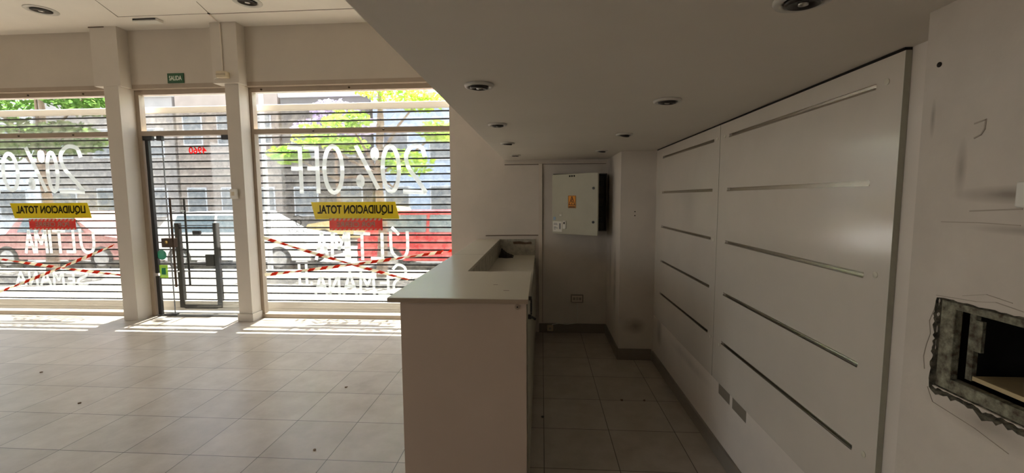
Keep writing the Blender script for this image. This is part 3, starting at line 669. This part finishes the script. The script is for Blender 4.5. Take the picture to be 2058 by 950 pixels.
# ------------------------------------------------------------------ slotted display panels on the right wall
def display_panel(y0, y1, slots, sy0, sy1, zb, zt, label, screws):
    """board y0..y1 with real slots cut through; face at x = 1.07"""
    o = empty('display_panel', (1.0895, (y0+y1)/2, zb), label, 'display panel', 'slotted display panels on the right wall')
    T = Matrix.Translation((-1.0895, -(y0+y1)/2, -zb)); mb = MB(); g = .0075
    mb.box(1.0705, 1.0885, y0, sy0, zb, zt).box(1.0705, 1.0885, sy1, y1, zb, zt)
    zs = [zb]+[q for s_ in sorted(slots) for q in (s_-g, s_+g)]+[zt]
    for i in range(0, len(zs), 2): mb.box(1.0705, 1.0885, sy0, sy1, zs[i], zs[i+1])
    mb.b.transform(T); mb.build('board', 'panel_white', o)
    for s_ in slots:
        r = MB().box(1.085, 1.088, sy0, sy1, s_-g, s_+g).box(1.0685, 1.085, sy0, sy1, s_+g-.0018, s_+g).box(1.0685, 1.085, sy0, sy1, s_-g, s_-g+.0018).box(1.0680, 1.0703, sy0, sy1, s_-g-.004, s_-g+.001)
        r.b.transform(T); r.build('slot_rail', 'brushed_aluminium', o)
    for sy, sz in screws:
        c = MB().lathe([(.010, 0), (.010, -.002), (.004, -.003)], 'x', (1.0705, sy, sz), 16); c.b.transform(T); c.build('screw_cap', 'counter_white', o)
    e = MB().box(1.0703, 1.0887, y0-.0012, y0, zb, zt); e.b.transform(T); e.build('edge_band', 'cabinet_grey', o)
    return o
SL = [1.948, 1.642, 1.338, 1.030, .735]
display_panel(2.702, 4.11, SL, 2.79, 3.92, .475, 2.026, 'slotted white display panel next to the back pillar', [(2.74, 1.95), (2.74, .715), (2.745, 1.33)])
display_panel(1.385, 2.697, SL, 1.49, 2.575, .475, 2.026, 'wide slotted white display panel nearest the camera', [(1.447, 1.951), (1.44, 1.346), (1.437, .742), (2.63, 1.95), (2.60, .711)])
struct(box(1.068, 1.089, 1.385, 4.11, 2.0265, 2.0345).build('trim_6', 'dark_gap'))

# ------------------------------------------------------------------ broken-out box opening in the right pier
ob = empty('recessed_wall_box', (.93, .83, HZ0), 'open rusty metal box set in the broken plaster of the right pier', 'wall box')
def op(mb, name, material, **k):
    mb.b.transform(Matrix.Translation((-.93, -.83, -HZ0))); return mb.build(name, material, ob, **k)
a0, a1, c0, c1 = HY0+.002, HY1-.002, HZ0+.002, HZ1-.002
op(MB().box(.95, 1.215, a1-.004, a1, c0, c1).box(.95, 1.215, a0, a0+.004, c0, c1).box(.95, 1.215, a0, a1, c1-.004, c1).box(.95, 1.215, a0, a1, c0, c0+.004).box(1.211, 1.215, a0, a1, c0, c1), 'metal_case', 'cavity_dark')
op(MB().box(.934, .952, a1-.034, a1, c0, c1, bev=.002).box(.934, .952, a0, a0+.03, c0, c1, bev=.002).box(.932, .952, a0+.03, a1-.034, c1-.016, c1, bev=.002).box(.934, .954, a0+.03, a1-.034, c0, c0+.028, bev=.002), 'frame', 'rust_metal')
op(MB().box(.965, .975, a1-.050, a1-.036, c0+.03, c1-.02).box(.965, .972, a1-.065, a1-.05, c0+.10, c0+.17), 'hinge_strip', 'rust_metal')
op(MB().box(.962, 1.14, a0+.05, a1-.055, c0+.034, c0+.044, bev=.001), 'inner_shelf', 'shelf_wood')
rb = MB(); inner = []; outer = []
def rim(p, q, k, lo, hi, nx, nz):
    for i in range(k):
        t = i/k; y = p[0]+(q[0]-p[0])*t; z = p[1]+(q[1]-p[1])*t; d_ = random.uniform(lo, hi)*(1.5 if random.random() < .2 else 1)
        inner.append((y-nx*.003, z-nz*.003)); outer.append((y+nx*d_+random.uniform(-.0015, .0015), z+nz*d_))
rim((HY0, HZ1), (HY1, HZ1), 40, .001, .004, 0, 1); rim((HY1, HZ1), (HY1, HZ0), 26, .001, .009, 1, 0)
rim((HY1, HZ0), (HY0, HZ0), 46, .008, .022, 0, -1); rim((HY0, HZ0), (HY0, HZ1), 20, .002, .01, -1, 0)
k_ = len(inner)
vi = [rb.b.verts.new((.938, y, z)) for y, z in inner]; vm = [rb.b.verts.new((.924+random.uniform(-.003, .004), (y+v[0])/2, (z+v[1])/2)) for (y, z), v in zip(inner, outer)]
vo = [rb.b.verts.new((.9294, y, z)) for y, z in outer]
for i in range(k_):
    j_ = (i+1) % k_
    rb.b.faces.new((vi[i], vm[i], vm[j_], vi[j_])); rb.b.faces.new((vm[i], vo[i], vo[j_], vm[j_]))
op(rb, 'broken_plaster', 'rubble')
# hairline cracks and marks around it
cr = MB()
def crack(pts, wd=.0022):
    V = [(p[0], p[1]) for p in pts]
    for i in range(len(V)-1):
        p, q = Vector(V[i]), Vector(V[i+1]); d_ = (q-p).normalized(); nn = Vector((-d_.y, d_.x))*wd/2; e = d_*wd*.4
        cr.prism([tuple(p-nn-e), tuple(q-nn+e), tuple(q+nn+e), tuple(p+nn-e)], 'x', .9285, .9298)
crack([(1.062, 1.365), (.97, 1.372), (.93, 1.380), (.88, 1.374)], .0015); crack([(1.00, 1.378), (.95, 1.392), (.90, 1.386)], .0012)
crack([(1.062, 1.34), (1.075, 1.30), (1.070, 1.27), (1.078, 1.24), (1.083, 1.21), (1.078, 1.18)], .0012)
crack([(1.066, 1.14), (1.05, 1.11), (1.0, 1.105), (.95, 1.10), (.88, 1.085)], .0012)
struct(cr.build('trim_7', 'crack_soft'))
cr = MB(); crack([(1.007, 1.753), (.984, 1.757), (.985, 1.738), (.992, 1.727), (1.005, 1.722)], .003); crack([(1.065, 1.538), (.98, 1.541), (.90, 1.540)], .002); crack([(1.00, 1.565), (.90, 1.572)], .003)
struct(cr.build('trim_8', 'crack_soft'))
struct(MB().lathe([(.006, 0), (.006, -.0015)], 'x', (.9295, 1.103, 1.904), 14).build('trim_9', 'dark_gap'))
tag(MB().box(.922, .9295, .83, .908, 1.575, 1.625, bev=.0035).build('blank_cover', 'plastic_white'), 'white rounded cover plate at the right edge of the photo', 'cover plate')

# ------------------------------------------------------------------ street outside
struct(box(-60, 40, 5.62, 9.3, -.17, -.02).build('pavement', 'pavement'))
struct(box(-60, LX-.15, -30, 5.62, -.17, -.02).build('side_pavement', 'pavement'))
struct(box(-60, 40, 9.3, 9.45, -.17, -.02).build('kerb', 'kerb'))
struct(box(-60, 40, 9.45, 18, -.25, -.15).build('road', 'asphalt'))
struct(box(-60, 40, 18, 21, -.17, -.02).build('pavement', 'pavement'))
def car(x, y, rz, paint, label, hatch=True):
    o = empty('parked_car', (x, y, -.15), label, 'car', rz=rz)
    L = 4.1; Wd = 1.68
    body = [(-2.05, .28), (-2.08, .55), (-2.0, .86), (-1.2, .93), (1.05, .93), (1.9, .80), (2.05, .60), (2.05, .28)]
    top = [(-1.95 if hatch else -1.35, .90), (-1.6 if hatch else -1.0, 1.40), (-1.2, 1.45), (.25, 1.45), (1.1, .92)]
    MB().prism(body, 'y', -Wd/2, Wd/2).build('body', paint, o)
    mb_ = MB(); v0 = [mb_.b.verts.new((p[0], -Wd/2+.04+(p[1]-.9)*.28, p[1])) for p in top]; v1 = [mb_.b.verts.new((p[0], Wd/2-.04-(p[1]-.9)*.28, p[1])) for p in top]
    mb_.b.faces.new(v0); mb_.b.faces.new(v1); k = len(top)
    for i in range(k): mb_.b.faces.new((v0[i], v1[i], v1[(i+1) % k], v0[(i+1) % k]))
    mb_.build('cabin', paint, o)
    for sgn in (-1, 1):
        gl = MB()
        for a, b2 in ((-1.50 if hatch else -1.0, -.42), (-.34, .62)):
            yb = sgn*(Wd/2-.034); yt = sgn*(Wd/2-.034-.40*.28)
            q = [(a, yb, .96), (b2+(.20 if b2 > 0 else 0), yb, .96), (b2-(.22 if b2 > 0 else 0), yt, 1.36), (a+(.12 if a < -.5 else 0), yt, 1.36)]
            gl.b.faces.new([gl.b.verts.new(p) for p in q]); gl.b.faces.new([gl.b.verts.new((p[0], p[1]-sgn*.012, p[2])) for p in q][::-1])
        gl.build('side_windows', 'car_glass', o, recalc=False)
        for wx in (-1.28, 1.28):
            wh = MB().lathe([(.20, sgn*.0), (.31, sgn*.0), (.32, sgn*.03), (.32, sgn*.17), (.30, sgn*.20), (.001, sgn*.20)], 'y', (wx, sgn*(Wd/2-.19), .31), 24).build('wheel', 'tyre', o)
            MB().lathe([(.20, 0), (.19, sgn*.012), (.001, sgn*.018)], 'y', (wx, sgn*(Wd/2+.0105), .31), 18).build('hubcap', 'hub', wh)
    MB().box(-2.10, -2.06, -.78, -.5, .62, .80, bev=.01).box(-2.10, -2.06, .5, .78, .62, .80, bev=.01).build('tail_lamps', 'tail_lamp', o)
    MB().box(-2.12, 2.10, -Wd/2+.05, Wd/2-.05, .26, .40, bev=.02).build('bumpers', 'rail_grey', o)
    return o
car(-2.3, 10.7, 0, 'car_red', 'red hatchback parked at the kerb beyond the right shop window')
car(-7.6, 10.7, 0, 'car_white', 'white hatchback parked left of the red car')
car(-12.2, 10.7, 0, 'car_rose', 'dull rose car parked beyond the left shop window', hatch=False)
car(-16.8, 10.7, 0, 'car_blue', 'pale blue car parked at the far left of the street', hatch=False)
car(-7.0, 16.6, math.pi, 'car_sand', 'sand coloured car parked on the far side of the road')

def building(x0, x1, y, h, material, label, floors, cols, wcol='window_dark'):
    o = empty('street_building', ((x0+x1)/2, y, -.02), label, 'building'); w2 = (x1-x0)/2
    MB().box(-w2+.03, w2-.03, 0, 7, 0, h).build('walls', material, o)
    MB().box(-w2+.01, w2-.01, -.15, .3, h-.25, h, bev=.02).build('cornice', 'facade_pale', o)
    for fl in range(floors):
        zc = 1.5+fl*(h-1.0)/floors
        for c in range(cols):
            xc = -w2+(c+.5)*(2*w2/cols); ww = min(.75, w2/cols*.5)
            fr = MB().box(xc-ww-.06, xc+ww+.06, -.05, .0, zc-.76, zc+.76).build('window_frame', 'facade_pale', o)
            MB().box(xc-ww, xc+ww, -.07, -.055, zc-.70, zc+.70).build('pane', wcol, fr)
    return o
building(-40, -27, 21.5, 8.0, 'facade_pale', 'pale building at the far left end of the street', 2, 4)
building(-26.9, -19.1, 21.5, 7.2, 'facade_grey', 'grey building opposite the left shop window', 2, 3)
building(-19, -13.4, 21.5, 8.4, 'facade_brown', 'brown building across the street, left of the door', 2, 3)
building(-13.3, -8.6, 21.5, 7.0, 'facade_dark', 'dark grey building across the street seen through the right window', 2, 2)
building(-8.5, -3.8, 21.5, 6.6, 'facade_blue', 'pale blue building across the street behind the tree', 2, 2, 'window_dark')
building(-3.7, 3.5, 21.5, 7.0, 'facade_grey', 'grey building across the street behind the red car', 2, 3)

def tree(x, y, hgt, crown, nleaf, leaf, label, trunk_r=.09, seed=1, size=.13, bloom=None):
    rn = random.Random(seed); o = empty('street_tree', (x, y, -.02), label, 'tree')
    t = MB(); pts = [(0, 0, 0), (.05, .03, hgt*.25), (-.02, .0, hgt*.5), (.08, .05, hgt*.75), (.05, 0, hgt)]
    t.tube(pts, [trunk_r*1.3, trunk_r, trunk_r*.85, trunk_r*.6, trunk_r*.3], 10)
    for (cx, cy, cz, r_) in crown: t.tube([(0, 0, max(.5*hgt, cz-1.2)), (cx*.5, cy*.5, cz-.5), (cx, cy, cz)], [trunk_r*.45, trunk_r*.3, trunk_r*.1], 6)
    t.build('trunk', 'bark', o, smooth=True)
    lm = MB()
    for i in range(nleaf):
        cx, cy, cz, r_ = crown[i % len(crown)]
        u = Vector((rn.gauss(0, 1), rn.gauss(0, 1), rn.gauss(0, 1))).normalized()*r_*rn.random()**.4
        p = Vector((cx, cy, cz))+Vector((u.x*1.3, u.y, u.z*.6)); a = Vector((rn.gauss(0, 1), rn.gauss(0, 1), rn.gauss(0, .5))).normalized(); b_ = a.cross(Vector((rn.gauss(0, 1), rn.gauss(0, 1), rn.gauss(0, 1)))).normalized()
        s_ = size*(.6+.8*rn.random())
        q = [p-a*s_*.5, p+b_*s_*.28, p+a*s_*.5, p-b_*s_*.28]
        lm.b.faces.new([lm.b.verts.new(v) for v in q])
    lm.build('leaves', leaf, o, recalc=False)
    return o
tree(-3.35, 8.7, 4.2, [(-1.35, .2, 2.95, .45), (-.6, 0, 3.2, .4), (.1, 0, 3.9, .5), (.9, 0, 3.6, .4), (1.25, .2, 3.0, .38), (-1.9, 0, 2.55, .32), (.6, 0, 2.35, .45), (-.7, .3, 2.75, .3)], 2600, 'leaf_lime', 'street tree with lime green leaves outside the right shop window', seed=3)
tree(-11.2, 9.0, 4.8, [(-1.4, 0, 3.9, .8), (0, 0, 4.4, .8), (1.2, 0, 3.9, .7), (-.6, 0, 3.0, .8), (.7, 0, 3.0, .6)], 4200, 'leaf_green', 'dense green street tree outside the left shop window', seed=5, size=.16)
tree(-9.5, 19.5, 6.0, [(0, 0, 5.6, .9), (-1.0, 0, 4.8, .8), (1.0, 0, 4.9, .8)], 1800, 'lilac_bloom', 'tree in lilac bloom on the far pavement', seed=8, size=.22)
tag(MB().tube([(-6.05, 9.1, -.02), (-6.05, 9.1, 5.5)], [.06, .04], 10).build('street_pole', 'facade_pale'), 'pale street pole at the kerb left of the lime tree', 'pole')
